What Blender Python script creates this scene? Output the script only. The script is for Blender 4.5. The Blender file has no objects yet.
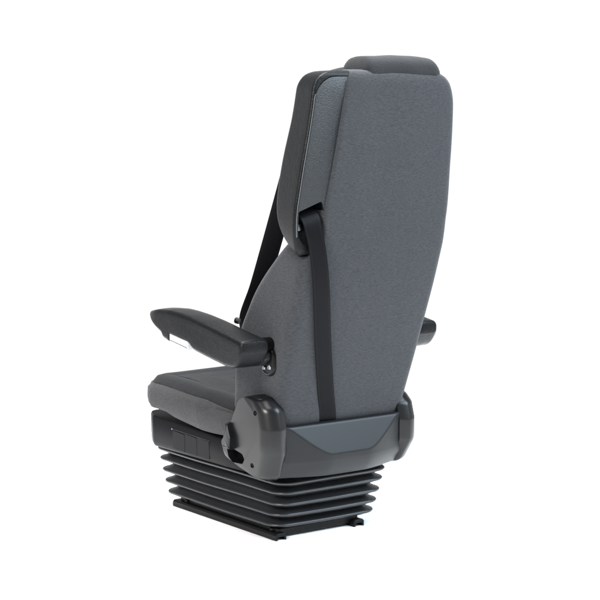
import bpy, bmesh, math, random
from mathutils import Vector, Matrix, noise
random.seed(4)
S = bpy.context.scene
COL = S.collection
V = Vector

# ------------------------------------------------------------------ camera
TH, PIT = math.radians(36.4), math.atan(194 / 1731)
hd = V((math.sin(TH), math.cos(TH), 0)); rt = V((math.cos(TH), -math.sin(TH), 0))
fw = hd * math.cos(PIT) - V((0, 0, 1)) * math.sin(PIT); up = rt.cross(fw)
cd = bpy.data.cameras.new('camera'); cam = bpy.data.objects.new('camera', cd); COL.objects.link(cam)
cam.matrix_world = Matrix(((rt.x, up.x, -fw.x, -2.62572), (rt.y, up.y, -fw.y, -3.67972), (rt.z, up.z, -fw.z, 1.08), (0, 0, 0, 1)))
cd.sensor_width = 36; cd.lens = 36 * 1731 / 600; cd.clip_end = 200
S.camera = cam

# ------------------------------------------------------------------ studio light
S.view_settings.view_transform = 'Standard'; S.view_settings.look = 'None'
S.view_settings.exposure = 0; S.view_settings.gamma = 1
W = bpy.data.worlds.new('World'); S.world = W; W.use_nodes = True
WN = W.node_tree.nodes; WL = W.node_tree.links
bg = WN['Background']; bg.inputs['Strength'].default_value = 1.0
geo = WN.new('ShaderNodeNewGeometry'); sep = WN.new('ShaderNodeSeparateXYZ'); rmp = WN.new('ShaderNodeValToRGB')
tcw = WN.new('ShaderNodeTexCoord')
WL.new(tcw.outputs['Generated'], sep.inputs[0])
WL.new(sep.outputs['Z'], rmp.inputs[0]); WL.new(rmp.outputs[0], bg.inputs['Color'])
rmp.color_ramp.elements[0].position = 0.10; rmp.color_ramp.elements[0].color = (1.02, 1.02, 1.02, 1)
rmp.color_ramp.elements[1].position = 0.45; rmp.color_ramp.elements[1].color = (.22, .23, .24, 1)

def area(name, loc, target, size, power, color=(1, 1, 1), size_y=None):
    l = bpy.data.lights.new(name, 'AREA'); l.energy = power; l.color = color
    l.shape = 'RECTANGLE'; l.size = size; l.size_y = size_y or size
    o = bpy.data.objects.new(name, l); COL.objects.link(o)
    o.location = loc; o.rotation_euler = (V(target) - V(loc)).to_track_quat('-Z', 'Y').to_euler()
    return o
area('key_softbox', (1.8, -2.4, 2.65), (0, -.35, .8), 2.2, 215, (.72, .88, 1.0), 2.0)
area('side_softbox', (-3.6, -1.7, 2.5), (0, 0, .5), 1.1, 230, (1.0, .965, .93), 1.3)
area('overhead_floor_fill', (0, .2, 5.2), (0, .2, 0), 4.6, 900, (1, 1, 1), 4.0)  # added fill lamp, burns the floor white and washes out the base shadow

# ------------------------------------------------------------------ materials
def mat(name, color, rough=.5, spec=.5, bump=None, var=.0, sheen=0, metal=0, coat=0):
    """bump: list of (kind, scale xyz, strength, distance)"""
    m = bpy.data.materials.new(name); m.use_nodes = True
    N, L = m.node_tree.nodes, m.node_tree.links
    b = N['Principled BSDF']
    b.inputs['Roughness'].default_value = rough; b.inputs['Specular IOR Level'].default_value = spec
    b.inputs['Metallic'].default_value = metal; b.inputs['Sheen Weight'].default_value = sheen
    b.inputs['Sheen Roughness'].default_value = .5
    b.inputs['Base Color'].default_value = (*color, 1)
    tc = N.new('ShaderNodeTexCoord'); last = None; fac = None
    for kind, sc, st, dist in (bump or []):
        mp = N.new('ShaderNodeMapping'); mp.inputs['Scale'].default_value = sc
        L.new(tc.outputs['Object'], mp.inputs[0])
        if kind == 'noise':
            t = N.new('ShaderNodeTexNoise'); t.inputs['Scale'].default_value = 1; t.inputs['Detail'].default_value = 3
            out = t.outputs['Fac']
        else:
            t = N.new('ShaderNodeTexVoronoi'); t.inputs['Scale'].default_value = 1; t.feature = 'SMOOTH_F1'
            out = t.outputs['Distance']
        L.new(mp.outputs[0], t.inputs['Vector'])
        bp = N.new('ShaderNodeBump'); bp.inputs['Strength'].default_value = st; bp.inputs['Distance'].default_value = dist
        L.new(out, bp.inputs['Height'])
        if last: L.new(last.outputs[0], bp.inputs['Normal'])
        last = bp
        if fac is None: fac = out
    if last: L.new(last.outputs[0], b.inputs['Normal'])
    if fac is not None and var:
        r = N.new('ShaderNodeValToRGB'); r.color_ramp.elements[0].position = .3; r.color_ramp.elements[1].position = .7
        r.color_ramp.elements[0].color = (*[c * (1 - var) for c in color], 1)
        r.color_ramp.elements[1].color = (*[c * (1 + var) for c in color], 1)
        L.new(fac, r.inputs[0]); L.new(r.outputs[0], b.inputs['Base Color'])
    return m
M = {}
weave = [('noise', (115, 115, 640), .75, .0016), ('noise', (900, 900, 900), .3, .0006), ('noise', (13, 13, 8), .22, .012)]
M['fabric'] = mat('charcoal_fabric', (.0268, .0289, .0326), .92, .2, weave, .34, .12)
M['cushion'] = mat('cushion_fabric', (.024, .0248, .0262), .92, .25, weave, .32, .1)
M['insert'] = mat('insert_shade_fabric', (.0085, .0092, .0106), .92, .2, weave, .15, .05)  # dark insert cloth; also carries the painted shade of the cushion top
M['cap'] = mat('cap_fabric', (.0150, .0160, .0180), .9, .2, weave, .2, .08)
M['leather'] = mat('grained_leatherette', (.0034, .0039, .0047), .31, .15, [('noise', (420, 420, 420), .5, .0018), ('noise', (60, 60, 60), .18, .004)], .25)
M['panel'] = mat('grained_panel', (.0065, .0075, .0090), .42, .5, [('noise', (430, 430, 430), .55, .0017), ('noise', (150, 150, 150), .1, .002)], .3)
M['cover'] = mat('cover_plastic', (.0045, .0048, .0053), .30, .32, [('noise', (700, 700, 700), .15, .0005), ('noise', (26, 26, 26), .08, .003)], .1)
M['pan'] = mat('pan_plastic', (.0034, .0038, .0046), .42, .08, [('noise', (700, 700, 700), .18, .0006), ('noise', (40, 40, 40), .05, .002)], .1)
M['plastic'] = mat('dark_plastic', (.0060, .0066, .0078), .38, .2, [('noise', (700, 700, 700), .18, .0006), ('noise', (40, 40, 40), .04, .002)], .1)
M['shell'] = mat('shell_plastic', (.0040, .0047, .0060), .42, .30, [('noise', (800, 800, 800), .12, .0005), ('noise', (30, 30, 30), .04, .002)], .08)
M['rubber'] = mat('bellows_rubber', (.0160, .0174, .0195), .38, .5, [('noise', (500, 500, 500), .1, .0006), ('noise', (22, 22, 22), .08, .004)], .15)
M['black'] = mat('black_metal', (.003, .003, .0034), .4, .18, [('noise', (300, 300, 300), .1, .001)], .1)
M['void'] = mat('black_recess', (.0015, .0015, .0015), .8, .05)
M['webbing'] = mat('belt_webbing', (.0028, .0028, .0038), .5, .07, [('noise', (60, 60, 900), .35, .0008), ('noise', (900, 900, 60), .2, .0006)], .2)
M['steel'] = mat('bright_steel', (.22, .235, .25), .25, .5, [('noise', (300, 300, 300), .05, .0005)], .05, metal=1)
M['white'] = mat('white_plastic', (.36, .375, .385), .3, .3, [('noise', (300, 300, 300), .03, .0005)], .01)
M['seam'] = mat('seam_thread', (.10, .105, .11), .8, .3, [('noise', (900, 900, 900), .3, .0006)], .2)
M['floor'] = mat('studio_white', (.92, .92, .92), .9, .1, [('noise', (3, 3, 3), .01, .001)], .005)

N_, L_ = M['webbing'].node_tree.nodes, M['webbing'].node_tree.links
uvn = N_.new('ShaderNodeTexCoord'); wv = N_.new('ShaderNodeTexWave'); wv.bands_direction = 'X'
wv.inputs['Scale'].default_value = 3.6; wv.inputs['Distortion'].default_value = .6; wv.inputs['Detail'].default_value = 2
mpu = N_.new('ShaderNodeMapping'); mpu.inputs['Scale'].default_value = (1, 40, 1)
L_.new(uvn.outputs['UV'], mpu.inputs[0]); L_.new(mpu.outputs[0], wv.inputs['Vector'])
b2_ = N_.new('ShaderNodeBump'); b2_.inputs['Strength'].default_value = .16; b2_.inputs['Distance'].default_value = .0012
L_.new(wv.outputs['Fac'], b2_.inputs['Height']); L_.new(b2_.outputs[0], N_['Principled BSDF'].inputs['Normal'])
su = N_.new('ShaderNodeSeparateXYZ'); L_.new(uvn.outputs['UV'], su.inputs[0])
cr = N_.new('ShaderNodeValToRGB'); cr.color_ramp.interpolation = 'LINEAR'
L_.new(su.outputs['X'], cr.inputs[0])
web = (.0030, .0030, .0040, 1); edge = (.0055, .0055, .0066, 1)
cr.color_ramp.elements[0].position = .05; cr.color_ramp.elements[0].color = web
cr.color_ramp.elements[1].position = .95; cr.color_ramp.elements[1].color = web
for p_, c_ in ((.075, edge), (.10, edge), (.125, web), (.875, web), (.90, edge), (.925, edge)):
    e_ = cr.color_ramp.elements.new(p_); e_.color = c_
L_.new(cr.outputs[0], N_['Principled BSDF'].inputs['Base Color'])

# ------------------------------------------------------------------ mesh helpers
def loft(bm, rings, cap0=True, cap1=True, closed=True):
    vr = [[bm.verts.new(p) for p in r] for r in rings]
    n = len(rings[0])
    for a, b in zip(vr, vr[1:]):
        for i in range(n if closed else n - 1):
            j = (i + 1) % n
            try: bm.faces.new((a[i], a[j], b[j], b[i]))
            except ValueError: pass
    if closed and cap0: bm.faces.new(vr[0][::-1])
    if closed and cap1: bm.faces.new(vr[-1])
    return vr

def rpoly(pts, rad, seg=6, step=None):
    """closed 2-D polygon with rounded corners; rad: number or list; step: subdivisions per flat side"""
    n = len(pts); out = []
    rad = rad if isinstance(rad, (list, tuple)) else [rad] * n
    arcs = []
    for i in range(n):
        p, a, b = V(pts[i]), V(pts[i - 1]), V(pts[(i + 1) % n])
        u, w = (a - p), (b - p); lu, lw = u.length, w.length; u.normalize(); w.normalize()
        ang = math.acos(max(-1, min(1, u.dot(w))))
        r = rad[i]
        if r <= 0 or ang > 3.13: arcs.append([p.copy()] * (seg + 1)); continue
        t = min(r / math.tan(ang / 2), lu * .49, lw * .49); r = t * math.tan(ang / 2)
        bis = (u + w).normalized(); c = p + bis * (r / math.sin(ang / 2))
        s, e = p + u * t - c, p + w * t - c
        tot = math.pi - ang; arc = []
        for k in range(seg + 1):
            f = k / seg
            arc.append(c + (s * math.sin((1 - f) * tot) + e * math.sin(f * tot)) / math.sin(tot))
        arcs.append(arc)
    for i in range(n):
        out += arcs[i]
        if step:
            a, b = arcs[i][-1], arcs[(i + 1) % n][0]
            for k in range(1, step): out.append(a.lerp(b, k / step))
    return out

def inset(pts, d):
    """offset a closed 2-D loop inwards by d (number or list)"""
    n = len(pts); out = []
    area2 = sum(pts[i].x * pts[(i + 1) % n].y - pts[(i + 1) % n].x * pts[i].y for i in range(n))
    sg = 1 if area2 > 0 else -1
    for i in range(n):
        t = pts[(i + 1) % n] - pts[i - 1]
        if t.length < 1e-9: t = pts[(i + 2) % n] - pts[i - 2]
        t.normalize(); nn = V((-t.y, t.x)) * sg
        out.append(pts[i] + nn * (d[i] if isinstance(d, list) else d))
    return out

def lerp(tab, x):
    if x <= tab[0][0]: return tab[0][1]
    for (a, b), (c, d) in zip(tab, tab[1:]):
        if x <= c: return b + (d - b) * (x - a) / (c - a)
    return tab[-1][1]

def smooth_tab(tab, x, h=.02):
    return sum(lerp(tab, x + h * k) for k in (-2, -1, 0, 1, 2)) / 5

def obj(name, bm, m, parent=None, smooth=35, bevel=0, sub=0, wn=False):
    bmesh.ops.remove_doubles(bm, verts=bm.verts[:], dist=2e-6)
    bmesh.ops.recalc_face_normals(bm, faces=bm.faces[:])
    for f in bm.faces: f.smooth = True
    for e in bm.edges:
        if len(e.link_faces) == 2 and e.calc_face_angle(0) > math.radians(smooth): e.smooth = False
    me = bpy.data.meshes.new(name); bm.to_mesh(me); bm.free()
    ms = m if isinstance(m, list) else [m]
    for k in ms: me.materials.append(k)
    o = bpy.data.objects.new(name, me); COL.objects.link(o)
    if parent: o.parent = parent
    if bevel:
        b = o.modifiers.new('bevel', 'BEVEL'); b.width = bevel; b.segments = 3; b.limit_method = 'ANGLE'; b.angle_limit = math.radians(35)
    if sub:
        s = o.modifiers.new('sub', 'SUBSURF'); s.levels = sub; s.render_levels = sub
    if wn: o.modifiers.new('wn', 'WEIGHTED_NORMAL')
    return o

def bake_mod(o, smooth=35):
    """apply the modifiers of o without operators"""
    dg = bpy.context.evaluated_depsgraph_get(); dg.update()
    me = bpy.data.meshes.new_from_object(o.evaluated_get(dg))
    o.modifiers.clear(); old = o.data; o.data = me; me.name = old.name
    bm = bmesh.new(); bm.from_mesh(me)
    for f in bm.faces: f.smooth = True
    for e in bm.edges:
        e.smooth = not (len(e.link_faces) == 2 and e.calc_face_angle(0) > math.radians(smooth))
    bm.to_mesh(me); bm.free()

def cut(o, cutter_bm, smooth=35):
    bmesh.ops.remove_doubles(cutter_bm, verts=cutter_bm.verts[:], dist=1e-5)
    c = obj('cutter', cutter_bm, M['void'])
    md = o.modifiers.new('cut', 'BOOLEAN'); md.object = c; md.operation = 'DIFFERENCE'; md.solver = 'EXACT'; md.use_self = True
    bake_mod(o, smooth)
    bpy.data.objects.remove(c)

def box(bm, a, b):
    vs = [bm.verts.new((x, y, z)) for z in (a[2], b[2]) for x, y in ((a[0], a[1]), (b[0], a[1]), (b[0], b[1]), (a[0], b[1]))]
    for f in ((0, 1, 2, 3), (4, 5, 6, 7), (0, 1, 5, 4), (1, 2, 6, 5), (2, 3, 7, 6), (3, 0, 4, 7)): bm.faces.new([vs[i] for i in f])

def prism_x(bm, yz, x0, x1):
    loft(bm, [[V((x0, y, z)) for y, z in yz], [V((x1, y, z)) for y, z in yz]])

def cyl(bm, c, axis, r, length, seg=24, rings=((0, 1), (1, 1))):
    ax = V(axis).normalized(); u = ax.orthogonal().normalized(); w = ax.cross(u)
    loft(bm, [[V(c) + ax * (length * f) + (u * math.cos(2 * math.pi * k / seg) + w * math.sin(2 * math.pi * k / seg)) * (r * s) for k in range(seg)] for f, s in rings])
ROUND = ((0, 1), (.75, 1), (.93, .93), (1, .8))

def tube(bm, pts, r, seg=8):
    rings = []
    for i, p in enumerate(pts):
        d = (V(pts[min(i + 1, len(pts) - 1)]) - V(pts[max(i - 1, 0)])).normalized()
        u = d.orthogonal().normalized() if i == 0 else (u - d * u.dot(d)).normalized()
        w = d.cross(u)
        rings.append([V(p) + (u * math.cos(2 * math.pi * k / seg) + w * math.sin(2 * math.pi * k / seg)) * r for k in range(seg)])
    loft(bm, rings)

def bez(p, n=40):
    """Catmull-Rom through points"""
    p = [V(q) for q in p]; q = [p[0] * 2 - p[1]] + p + [p[-1] * 2 - p[-2]]; out = []
    for i in range(1, len(q) - 2):
        a, b, c, d = q[i - 1:i + 3]
        for k in range(n):
            t = k / n
            out.append(.5 * (2 * b + (c - a) * t + (2 * a - 5 * b + 4 * c - d) * t * t + (3 * b - a - 3 * c + d) * t ** 3))
    return out + [p[-1]]

# ------------------------------------------------------------------ setting
bm = bmesh.new()
vs = [bm.verts.new((1.8 * math.cos(math.pi * k / 48), 1.8 * math.sin(math.pi * k / 48), 0)) for k in range(96)]; bm.faces.new(vs)
fl = obj('floor', bm, M['floor']); fl['kind'] = 'structure'

# ------------------------------------------------------------------ the seat
seat = bpy.data.objects.new('driver_seat', None); COL.objects.link(seat); seat.empty_display_size = .2
seat['label'] = 'charcoal fabric truck driver seat with two armrests on black suspension bellows, seen from behind'
seat['category'] = 'seat'

# ---- floor frame
bm = bmesh.new(); box(bm, (-.150, -.225, .007), (.108, .225, .026))
frame = obj('base_frame', bm, M['black'], seat, bevel=.003)
def make_rail(x):
    bm = bmesh.new()
    # a shallow channel: web with two flanges turned down at its ends
    w = .0165
    prof = [(-w, 0), (-w, .013), (-w + .004, .018), (w - .004, .018), (w, .013), (w, 0), (w - .006, 0), (w - .006, .009), (-w + .006, .009), (-w + .006, 0)]
    loft(bm, [[V((x + a, y, b)) for a, b in prof] for y in (-.243, .238)])
    o = obj('rail', bm, M['black'], frame, bevel=.0012)
    for y in (-.205, .19):
        b2 = bmesh.new(); cyl(b2, (x, y, .018), (0, 0, 1), .008, .007, 6); obj('bolt', b2, M['black'], frame, bevel=.001)
    return o
make_rail(-.150); make_rail(.098)
# ---- bellows
def bell_ring(hx, hy, z, r=.046):
    return [V((p.x, p.y + .025, z)) for p in rpoly([V((-hx, -hy)), V((hx, -hy)), V((hx, hy)), V((-hx, hy))], r, 8, 12)]
bm = bmesh.new(); rings = []
rim_z = [.150, .1235, .093, .0635, .0345]
rim_x = [.176, .1735, .1715, .170, .168]; rim_y = [.306, .299, .290, .280, .268]
rings.append(bell_ring(.15, .25, .172, .04))
for i, z in enumerate(rim_z):
    hx, hy = rim_x[i], rim_y[i]
    d = .024
    rings.append(bell_ring(hx - d, hy - d, z + .0138, .042))
    rings.append(bell_ring(hx - d * .5, hy - d * .5, z + .0085, .048))
    for dx, dz in ((.006, .0046), (.0018, .0036), (0, .0012), (.0002, -.0012), (.0018, -.0036), (.006, -.0046)):
        rings.append(bell_ring(hx - dx, hy - dx, z + dz))
    rings.append(bell_ring(hx - d * .5, hy - d * .5, z - .0080, .048))
    rings.append(bell_ring(hx - d, hy - d, z - .0132, .042))
rings[-1] = bell_ring(.136, .215, .020, .04)
for r in rings:
    for p in r:
        q = V((p.x * 5, p.y * 5, p.z * 9)); p.z += noise.noise(q) * .0016; p.x += noise.noise(q + V((9, 0, 0))) * .001; p.y += noise.noise(q + V((0, 9, 0))) * .001
loft(bm, rings)
bellows = obj('bellows', bm, M['rubber'], seat, smooth=60)

# ---- seat pan
bm = bmesh.new()
pan = rpoly([V((-.17, -.30)), V((.17, -.30)), V((.218, -.16)), V((.218, .255)), V((.190, .312)), V((-.190, .312)), V((-.218, .255)), V((-.218, -.16))], .03, 5, 6)
rings = []
for d, z in ((.06, .1665), (.014, .167), (.007, .169), (.003, .174), (.001, .184), (0, .20), (0, .238), (.003, .243), (.02, .244)):
    rings.append([V((p.x * (1 - .12 * max(0, -.12 - p.y) / .18), p.y, z + (.012 * p.y / .28 if z > .22 else 0))) for p in inset(pan, d)])
loft(bm, rings)
pano = obj('seat_pan', bm, M['pan'], seat, smooth=40)
# raised storage panel with its vertical lines
bm = bmesh.new()
for k in range(3):
    y0 = .152 - k * .058
    pts = rpoly([V((y0 - .0572, .177)), V((y0, .178)), V((y0, .228)), V((y0 - .0572, .224))], .003, 3)
    loft(bm, [[V((x + .0014 * max(0, (.225 - p.y) / .05), p.x, p.y)) for p in inset(pts, d)] for x, d in ((-.210, 0), (-.2185, 0), (-.2192, .0006))])
obj('panel', bm, M['pan'], pano, smooth=40)
bm = bmesh.new()
tube(bm, [V((-.2185, .156, .231)), V((-.2185, .05, .2285)), V((-.2185, -.026, .2265))], .0010); obj('trim_line', bm, M['shell'], pano)
bm = bmesh.new(); cyl(bm, (-.217, .155, .231), (-1, 0, 0), .0026, .003, 12, ROUND); obj('rivet', bm, M['steel'], pano)

# ---- cushion
plan = rpoly([V((-.23, -.24)), V((.23, -.24)), V((.242, .0)), V((.234, .305)), V((-.234, .305)), V((-.242, .0))], [.03, .03, .1, .075, .075, .1], 10, 10)
bm = bmesh.new(); rings = []
prof = [(.06, .258), (.026, .260), (.016, .263), (.008, .270), (.003, .281), (.0005, .294), (0, .305), (.001, .322), (.006, .340), (.0105, .3485), (.0125, .3495), (.0145, .3492), (.0165, .353), (.026, .364), (.042, .369), (.058, .369), (.068, .3675), (.074, .3655), (.081, .3655), (.10, .3665), (.14, .367), (.19, .366)]
for d, z in prof:
    ring = []
    for p in inset(plan, d):
        zz = z + .035 * p.y
        if z > .33: zz += .012 * math.exp(-((p.y - .2) / .12) ** 2) * 0 - .02 * max(0, (-.02 - p.y)) / .2
        if z < .27: zz += -.010 * math.exp(-((p.y + .02) / .12) ** 2) + .02 * max(0, p.y - .15) / .13
        n_ = noise.noise(V((p.x * 9, p.y * 9, z * 14))) * .003
        ring.append(V((p.x * (1 + n_), p.y, zz + n_ - (.014 if z > .33 else 0))))
    rings.append(ring)
vr = loft(bm, rings)
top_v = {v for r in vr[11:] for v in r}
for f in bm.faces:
    if all(v in top_v for v in f.verts): f.material_index = 1  # whole top, bolsters included, gets its weaker light as a darker colour
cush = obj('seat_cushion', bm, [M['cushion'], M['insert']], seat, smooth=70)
# ---- backrest
YR = [(.2, -.265), (.3, -.295), (.4, -.325), (.52, -.36), (.63, -.395), (.75, -.42), (.85, -.437), (1.0, -.45), (1.2, -.452)]
WR = [(.2, .185), (.3, .197), (.364, .202), (.454, .212), (.546, .219), (.593, .221), (.717, .232), (.815, .239), (.92, .238), (1.07, .240), (1.124, .239)]
FL = [(.2, -.19), (.3, -.2), (.42, -.209), (.52, -.209), (.65, -.207), (.725, -.205), (.745, -.158), (.80, -.162), (.844, -.1635), (1.0, -.137), (1.152, -.109), (1.2, -.105)]
FS = [(.2, -.19), (.3, -.2), (.42, -.209), (.52, -.209), (.65, -.207), (.755, -.205), (.775, -.158), (.80, -.162), (.844, -.1635), (1.0, -.137), (1.152, -.109), (1.2, -.105)]
YF = [(.2, -.09), (.29, -.105), (.373, -.122), (.476, -.136), (.538, -.157), (.597, -.194), (.62, -.207), (.673, -.252), (.712, -.294), (.754, -.336), (.77, -.342), (.80, -.348), (.9, -.36), (1.2, -.372)]
def yr(z): return smooth_tab(YR, z)
bm = bmesh.new(); rings = []
zs = [.24 + .01 * k for k in range(49)] + [.7275 + .0025 * k for k in range(22)] + [.785 + .01 * k for k in range(35)] + [1.135, 1.1425, 1.150, 1.1555, 1.160, 1.1635, 1.166]
top = {1.1425: .001, 1.150: .0026, 1.1555: .0052, 1.160: .0088, 1.1635: .014, 1.166: .022}
for z in zs:
    Y = yr(z); wr = smooth_tab(WR, z, .012); fl_ = smooth_tab(FL, z, .004) if z > .7 else smooth_tab(FL, z, .012); yf = smooth_tab(YF, z, .01)
    if z > 1.080:   # rounded upper right corner
        t = (z - 1.080) / .0862; wr = wr - .055 * (1 - math.sqrt(max(0, 1 - t * t)))
    d = top.get(z, 0)
    spread = .016 if z < .74 else lerp([(.74, .016), (.80, 0)], z)
    fs = smooth_tab(FS, z, .003) - spread
    pts = [V((fl_ + d, Y + d)), V((wr - d, Y + d)), V((wr + spread - d, yf - d)), V((wr - .07, yf - d)), V((wr - .11, yf - .03 - d)), V((fs + .11, yf - .03 - d)), V((fs + .07, yf - d)), V((fs + d, yf - d))]
    lo = z < .735
    loop = rpoly(pts, [.030 if lo else .010, .030, .03, .03, .03, .03, .03, .03], 7, 14)
    ring = []
    for p in loop:
        q = V((p.x * 6, p.y * 6, z * 5)); n_ = noise.noise(q) * .0035
        bulge = (-.006 * max(0, 1 - (p.x / .22) ** 2) if p.y < Y + .02 else 0) - (.004 * max(0, min(1, (z - .75) / .03)) * max(0, min(1, (-.02 - p.x) / .04)))
        ring.append(V((p.x + .3 * n_, p.y + n_ + bulge, z)))
    rings.append(ring)
loft(bm, rings)
back = obj('backrest', bm, M['fabric'], seat, smooth=70)

# headrest roll on the top edge
bm = bmesh.new(); rings = []
x0, x1 = -.054, .194
for k in range(41):
    t = k / 40; x = x0 + (x1 - x0) * t
    e = min(t, (1 - t) * .68); s = min(1, math.sin(math.pi / 2 * min(1, e / .10)) ** .75 + .02)
    hgt = .031 * s + .006 * (1 - (2 * t - 1) ** 2) * s + .002 * (1 - t)
    cy, ry = -.400, .054 * (.62 + .38 * s)
    ring = []
    for a in range(28):
        an = 2 * math.pi * a / 28
        cx_, sx_ = math.cos(an), math.sin(an)
        yy = cy + ry * math.copysign(abs(cx_) ** .75, cx_)
        zz = 1.158 + (max(.004, hgt + .006) * math.copysign(abs(sx_) ** .7, sx_) if sx_ > 0 else .02 * sx_)
        n_ = noise.noise(V((x * 14, yy * 14, zz * 14))) * .003
        ring.append(V((x, yy + n_, zz + n_)))
    rings.append(ring)
loft(bm, rings); roll = obj('headrest', bm, M['cap'], seat, smooth=80)
# side bolster of the headrest showing beyond the belt housing
bm = bmesh.new(); rings = []
for k in range(17):
    t = k / 16; x = -.098 + .09 * t; s = max(.05, math.sqrt(1 - (1 - t) ** 2))
    rings.append([V((x, -.345 + .03 * math.cos(a * math.pi / 10), 1.145 + .030 * s * math.sin(a * math.pi / 10))) for a in range(20)])
loft(bm, rings); obj('side_bolster', bm, M['cap'], roll, smooth=80)
# seam across the back under the roll, and the seam beside the belt housing
# ---- belt housing (upper left shoulder)
XL = [(.70, -.225), (.78, -.245), (.835, -.250), (.944, -.237), (1.025, -.223), (1.082, -.213), (1.2, -.196)]
XR = [(.70, -.150), (.80, -.160), (.844, -.1600), (1.0, -.1335), (1.152, -.106), (1.2, -.10)]
YFW = [(.70, -.41), (.727, -.405), (.735, -.388), (.75, -.366), (.776, -.345), (.81, -.330), (.86, -.326), (.906, -.328), (.977, -.336), (1.047, -.347), (1.105, -.350), (1.2, -.355)]
bm = bmesh.new(); rings = []
zt = 1.163
zz = [.727, .7285, .731, .735, .74, .746] + [.755 + .012 * k for k in range(28)] + [1.085 + .006 * k for k in range(11)] + [1.149, 1.153, 1.1565, 1.1595, 1.1615, 1.163]
for z in zz:
    xl, xr, yf = smooth_tab(XL, z, .01), lerp(XR, z), smooth_tab(YFW, z, .006)
    Y = yr(z) - .001
    if z > 1.118:
        t = (z - 1.118) / (zt - 1.118); xl += .050 * (1 - math.sqrt(max(0, 1 - t * t)))
    d = 0
    if z > 1.150: d = .012 * (1 - math.sqrt(max(0, 1 - ((z - 1.150) / .0131) ** 2)))
    if z < .746: d = .014 * (1 - math.sqrt(max(0, 1 - ((.746 - z) / .0191) ** 2)))
    pts = [V((xl + d * .6, Y + d)), V((xr + .005, Y + d)), V((xr + .005, yf - d)), V((xl + .019 + d * .6, yf - d))]
    loop = rpoly(pts, [.007, .001, .004, .020], 8, 5)
    rings.append([V((p.x, p.y, z)) for p in loop])
loft(bm, rings)
house = obj('belt_housing', bm, M['leather'], seat, smooth=60)
# recessed bed of the rear panel and the belt slot, cut out of the housing
def plate_outline(grow=0):
    pts = []
    zs_ = [.774, .785, .80, .82, .845, .87, .90, .944, .98, 1.025, 1.06, 1.085]
    left = [V((smooth_tab(XL, z, .01) + .008, z)) for z in zs_]
    topz = 1.149
    arc = [V((left[-1].x + .058 * (1 - math.cos(a)) + .004 * math.sin(a), 1.088 + (topz - 1.088) * math.sin(a))) for a in [math.pi / 2 * k / 10 for k in range(1, 11)]]
    right = [V((lerp(XR, z) + .0005, z)) for z in (1.1495, 1.10, 1.05, 1.0, .95, .90, .858, .82, .79, .774)]
    loop = left + arc + right
    return loop
pl = plate_outline()
def plate_rings(spec):
    return [[V((p.x, yr(p.y) + dy, p.y)) for p in inset(pl, d)] for dy, d in spec]
c = bmesh.new()
loft(c, [[V((p.x, yr(p.y) - .03, p.y)) for p in inset(pl, -.0015)], [V((p.x, yr(p.y) + .005, p.y)) for p in inset(pl, -.0015)]])
cut(house, c, 50)
c = bmesh.new()
sl = [V((-.2375, .834)), V((-.172, .858)), V((-.163, .835)), V((-.155, .80)), V((-.15, .70)), V((-.176, .70)), V((-.190, .745)), V((-.216, .757)), V((-.233, .778))]
sl = rpoly(sl, [.006, .006, .01, .01, 0, 0, .02, .02, .01], 4)
loft(c, [[V((p.x, -.50, p.y)) for p in sl], [V((p.x, -.392, p.y)) for p in sl]])
cut(house, c, 50)
# thin bright welt between panel and rim
bm = bmesh.new()
tube(bm, [V((p.x - .0012, yr(p.y) - .0012, p.y)) for p in pl[0:14]], .0009, 6); obj('welt', bm, M['seam'], house)
bm = bmesh.new(); loft(bm, plate_rings([(.004, .0005), (.0005, .0005), (-.0008, .0012), (-.0012, .0025)]))
rear = obj('rear_panel', bm, M['panel'], house, smooth=50)
c = bmesh.new(); loft(c, [[V((p.x, -.50, p.y)) for p in sl], [V((p.x, -.385, p.y)) for p in sl]])
cut(rear, c, 50)
# dark liner and roller in the slot
bm = bmesh.new(); tube(bm, [V((-.232, -.405, .79)), V((-.155, -.405, .812))], .011, 16); obj('guide_roller', bm, M['void'], house)
bm = bmesh.new(); cyl(bm, (-.2255, -.416, .797), (-.3, -1, .1), .0085, .006, 20, ROUND); obj('guide_bolt', bm, M['steel'], house)
bm = bmesh.new()
loft(bm, [[V((p.x, -.3945, p.y)) for p in inset(sl, .0005)], [V((p.x, -.393, p.y)) for p in inset(sl, .0005)]]); obj('slot_liner', bm, M['leather'], house)

# ---- seat belt webbing
def strap(name, ctr, wid, parent, th=.0012, twist=None):
    """ctr: list of (centre, half width vector) along the strap"""
    pc = bez([c for c, w in ctr], 12); pw = bez([w for c, w in ctr], 12)
    rings = []
    for i, (c, w) in enumerate(zip(pc, pw)):
        d = (pc[min(i + 1, len(pc) - 1)] - pc[max(0, i - 1)]).normalized()
        nn = d.cross(w).normalized() * th
        m_ = 6; ring = []
        for k in range(m_ + 1): ring.append(c + w * (2 * k / m_ - 1) + nn * (1 if 0 < k < m_ else .5))
        for k in range(m_, -1, -1): ring.append(c + w * (2 * k / m_ - 1) - nn * (1 if 0 < k < m_ else .5))
        rings.append(ring)
    b = bmesh.new(); vr_ = loft(b, rings); ly = b.loops.layers.uv.new('UVMap'); co = {}
    for i, r in enumerate(vr_):
        for k, v in enumerate(r): co[v] = ((k if k <= 6 else 13 - k) / 6, i * .01)
    for f in b.faces:
        for lp in f.loops: lp[ly].uv = co[lp.vert]
    return obj(name, b, M['webbing'], parent, smooth=50)
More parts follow.
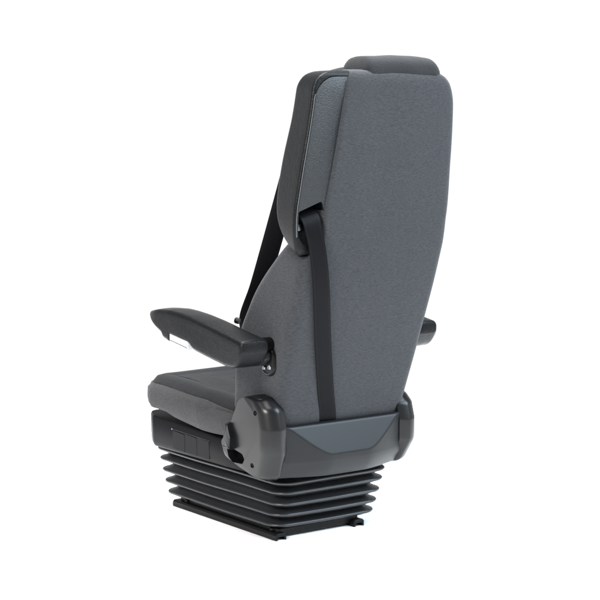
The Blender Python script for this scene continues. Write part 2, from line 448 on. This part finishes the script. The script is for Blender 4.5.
belt = strap('belt_strap', [
    (V((-.206, -.392, .845)), V((.024, 0, .006))), (V((-.205, -.408, .838)), V((.024, 0, .006))),
    (V((-.202, -.432, .820)), V((.0245, 0, .006))), (V((-.196, -.438, .79)), V((.0245, 0, .003))),
    (V((-.177, -.430, .735)), V((.0240, -.001, 0))), (V((-.152, -.410, .65)), V((.0240, -.001, 0))), (V((-.114, -.367, .51)), V((.0240, -.001, 0))),
    (V((-.075, -.327, .38)), V((.0245, -.001, 0))), (V((-.052, -.305, .31)), V((.0245, -.001, 0))), (V((-.045, -.285, .24)), V((.0245, -.001, 0)))], None, seat)
fb = strap('belt_strap', [(V(c), V((.0205, -.0150, .002))) for c in ((-.170, -.345, 1.01), (-.158, -.315, .968), (-.150, -.292, .935), (-.150, -.243, .827), (-.150, -.196, .726), (-.150, -.152, .635), (-.150, -.107, .555), (-.150, -.118, .505), (-.150, -.165, .45))], None, seat)
bm = bmesh.new(); cyl(bm, (-.212, -.152, .548), (-.5, .8, .2), .008, .012, 16, ((0, .9), (.3, 1), (.8, 1), (1, .8))); obj('belt_button', bm, M['black'], fb)

# ---- rear shell
bm = bmesh.new()
nx, zs2 = 120, [.168, .170, .174, .18, .19] + [.20 + .0025 * k for k in range(40)] + [.2995, .301, .302, .3028, .3032]
def shell_y(x, z):
    t = max(0, abs(x + .008) - .055); ys = -.346 + .36 * t * t / (t + .05) + .030 * max(0, (.215 - z) / .05) ** 2
    y = max(ys, -.346 + .40 * (z - .226))
    y += .008 * max(0, (z - .2955) / .0077) ** 3
    return y
rings = []
for z in zs2:
    row = [V((-.216 + .412 * k / nx, shell_y(-.216 + .412 * k / nx, z), z + .004 * ((-.216 + .412 * k / nx) / .21) ** 2 * (1 if z < .2 else 0))) for k in range(nx + 1)]
    rings.append(row)
first = [V((p.x * .9, -.24, .156)) for p in rings[0]]; f2 = [V((p.x, p.y + .02, p.z - .004)) for p in rings[0]]
last = [V((p.x, max(p.y + .004, -.318), .3005)) for p in rings[-1]]; l2 = [V((p.x, -.27, .295)) for p in rings[-1]]
loft(bm, [first, f2] + rings + [last, l2], closed=False)
shell = obj('rear_shell', bm, M['shell'], seat, smooth=28)

# ---- side covers
OUT = [(-.304, .172), (-.333, .235), (-.333, .30), (-.320, .348), (-.292, .374), (-.252, .380), (-.222, .366), (-.175, .290), (-.126, .238), (-.134, .200), (-.2, .180), (-.27, .164)]
def make_cover(sx):
    loop = rpoly([V(p) for p in OUT], [.03, .04, .02, .03, .03, .03, .03, .06, .012, .02, .03, .03], 6, 3)
    def shrink(ins):
        y0, y1, zc = -.333, -.126, .27
        return [V((p.x + ins * ((y1 - p.x) / (y1 - y0)) ** 1.0, zc + (p.y - zc) * (1 - ins * 2.6) + ins * .1)) for p in loop]
    b = bmesh.new(); rings = []
    R = .040
    for k in range(11):
        a = math.pi / 2 * k / 10
        ins = R * (1 - math.cos(a)); xx = .212 + .040 * math.sin(a)
        rings.append([V((-(xx - .16 * max(0, .25 - p.y)) * sx, p.x, p.y)) for p in shrink(ins)])
    rings.insert(0, [V((-.19 * sx, p.x, p.y)) for p in shrink(.012)])
    loft(b, rings)
    o = obj('side_cover', b, M['cover'], seat, smooth=50)
    c_ = bmesh.new()
    hole = rpoly([V((-.146, .240)), V((-.212, .226)), V((-.220, .214)), V((-.208, .200)), V((-.165, .198)), V((-.150, .210))], .006, 4)
    loft(c_, [[V((-.30 * sx, p.x, p.y)) for p in hole], [V((-.222 * sx, p.x, p.y)) for p in hole]])
    cut(o, c_, 50)
    b = bmesh.new(); loft(b, [[V((x * sx, p.x, p.y)) for p in inset(hole, -.001)] for x in (-.2235, -.2225)]); obj('lever_well', b, M['void'], o)
    # release lever: a tapered paddle standing out of the cover
    lv = rpoly([V((-.152, .298)), V((-.166, .302)), V((-.182, .264)), V((-.178, .230)), V((-.140, .234)), V((-.144, .264))], .006, 4)
    b = bmesh.new(); loft(b, [[V((x * sx, p.x - s, p.y)) for p in inset(lv, d)] for x, d, s in ((-.226, .0, 0), (-.252, .001, .0), (-.262, .004, .004), (-.264, .008, .006))])
    obj('recliner_lever', b, M['shell'], o, smooth=40)
    for (y, z) in ((-.276, .338), (-.252, .204)):
        b = bmesh.new(); cyl(b, (-(.2485 - .16 * max(0, .25 - z)) * sx, y, z), (-sx, 0, 0), .0062, .0050, 16, ((0, 1), (.8, 1), (1, .8), (1, .55), (.6, .5))); obj('screw', b, M['void'], o)
    return o
make_cover(1)
right = make_cover(-1); right.location = (-.020, .004, .022); right.scale = (1, 1, .87)

# ---- armrests
YA = 1.05
TOP = [(-.318, .521), (-.25, .533), (-.2, .542), (-.15, .551), (-.09, .560), (-.04, .5645), (0, .566), (.05, .563), (.085, .556), (.10, .549)]
BOT = [(-.318, .489), (-.31, .478), (-.302, .466), (-.29, .457), (-.275, .4535), (-.25, .455), (-.2, .463), (-.15, .473), (-.115, .480), (-.10, .492), (-.05, .499), (-.012, .505), (-.008, .488), (.018, .494), (.024, .505), (.05, .516), (.075, .527), (.095, .538), (.10, .543)]
def make_armrest(sx):
    b = bmesh.new(); rings = []
    ys = [-.320, -.3195, -.318, -.316, -.3125, -.306, -.30, -.295, -.29, -.283, -.275, -.262] + [-.25 + .01 * k for k in range(14)] + [-.113, -.107, -.102, -.096, -.08, -.06, -.04, -.02, -.0145, -.012, -.010, -.0075, -.004, 0, .006, .014, .018, .022, .025, .03, .04, .05, .06, .07, .078, .085, .091, .095, .098, .0995]
    for y in ys:
        t, bo = smooth_tab(TOP, y, .004), smooth_tab(BOT, y, .0015)
        d = .010 * (1 - math.sqrt(max(0, 1 - ((-.311 - y) / .0092) ** 2))) if y < -.311 else 0
        e = 0
        if y > .05: e = 1 - math.sqrt(max(0.02, 1 - ((y - .05) / .0497) ** 2))
        hw = .041 - .002 * max(0, (y + .05)) / .15 - .022 * e - d * .7
        mid = (t + bo) / 2; hh = max(.002, (t - bo) / 2 - d * .6) * (1 - .35 * e)
        mid += .004 * e
        pts = [V((-hw, -hh)), V((hw, -hh)), V((hw, hh)), V((-hw, hh))]
        loop = rpoly(pts, [.010, .010, .011, .011], 6, 6)
        ring = []
        for p in loop:
            n_ = noise.noise(V((p.x * 20, y * 9, p.y * 20))) * .0012
            ring.append(V((sx * (-.281 + p.x + n_), -.32 + (y + .32) * YA, mid + p.y + n_ + (.003 * (1 - (p.x / .041) ** 2) if p.y > 0 else 0))))
        rings.append(ring)
    loft(b, rings)
    o = obj('armrest', b, M['leather'], seat, smooth=60)
    # white tilt-adjusting wheel in the notch under the pad
    b = bmesh.new()
    yz = rpoly([V((-.086, .477)), V((.002, .490)), V((.002, .512)), V((-.086, .501))], .004, 4, 3)
    loft(b, [[V((sx * x, p.x, p.y)) for p in inset(yz, d)] for x, d in ((-.248, .002), (-.250, 0), (-.318, 0), (-.3215, .0025))])
    obj('adjusting_wheel', b, M['white'], o, smooth=40)
    b = bmesh.new(); tube(b, [V((sx * -.3212, -.080, .4815)), V((sx * -.3212, -.004, .4925))], .0012, 6); obj('wheel_groove', b, M['steel'], o)
    # pivot arm from pad to backrest
    b = bmesh.new(); cyl(b, (sx * -.245, -.285, .506), (sx, 0, 0), .017, .05, 32, ((0, .9), (.05, 1), (1, 1)))
    obj('pivot', b, M['void'], o)
    b = bmesh.new()
    yz = rpoly([V((-.250, .492)), V((-.298, .492)), V((-.298, .470)), V((-.285, .455)), V((-.250, .452))], .010, 5, 3)
    loft(b, [[V((sx * x, p.x, p.y)) for p in inset(yz, d)] for x, d in ((-.205, 0), (-.262, 0), (-.266, .003))])
    obj('bracket', b, M['plastic'], o, smooth=40)
    # bolted hinge disc
    hc = V((sx * -.186, -.282, .463))
    b = bmesh.new()
    hp = rpoly([V((-.026, -.036)), V((.026, -.036)), V((.026, .036)), V((-.026, .036))], .025, 10, 2)
    loft(b, [[V((hc.x + sx * x, hc.y + p.x, hc.z + p.y)) for p in inset(hp, d)] for x, d in ((.03, 0), (-.030, 0), (-.0335, .001), (-.036, .004), (-.036, .007), (-.0345, .008))])
    hd_ = obj('hinge_plate', b, M['black'], o, smooth=40)
    for (dy, dz, r) in ((-.022, .016, .0065), (-.004, .012, .0055), (-.026, -.013, .0065), (-.004, -.016, .0060)):
        b = bmesh.new(); cyl(b, (hc.x - sx * .0335, hc.y + .013 + dy, hc.z + dz), (-sx, 0, 0), r, .006, 6, ((0, 1), (.7, 1), (1, .8))); obj('hinge_bolt', b, M['steel'], o)
    return o
make_armrest(1)
right = make_armrest(-1); right.location = (.006, .040, 0)
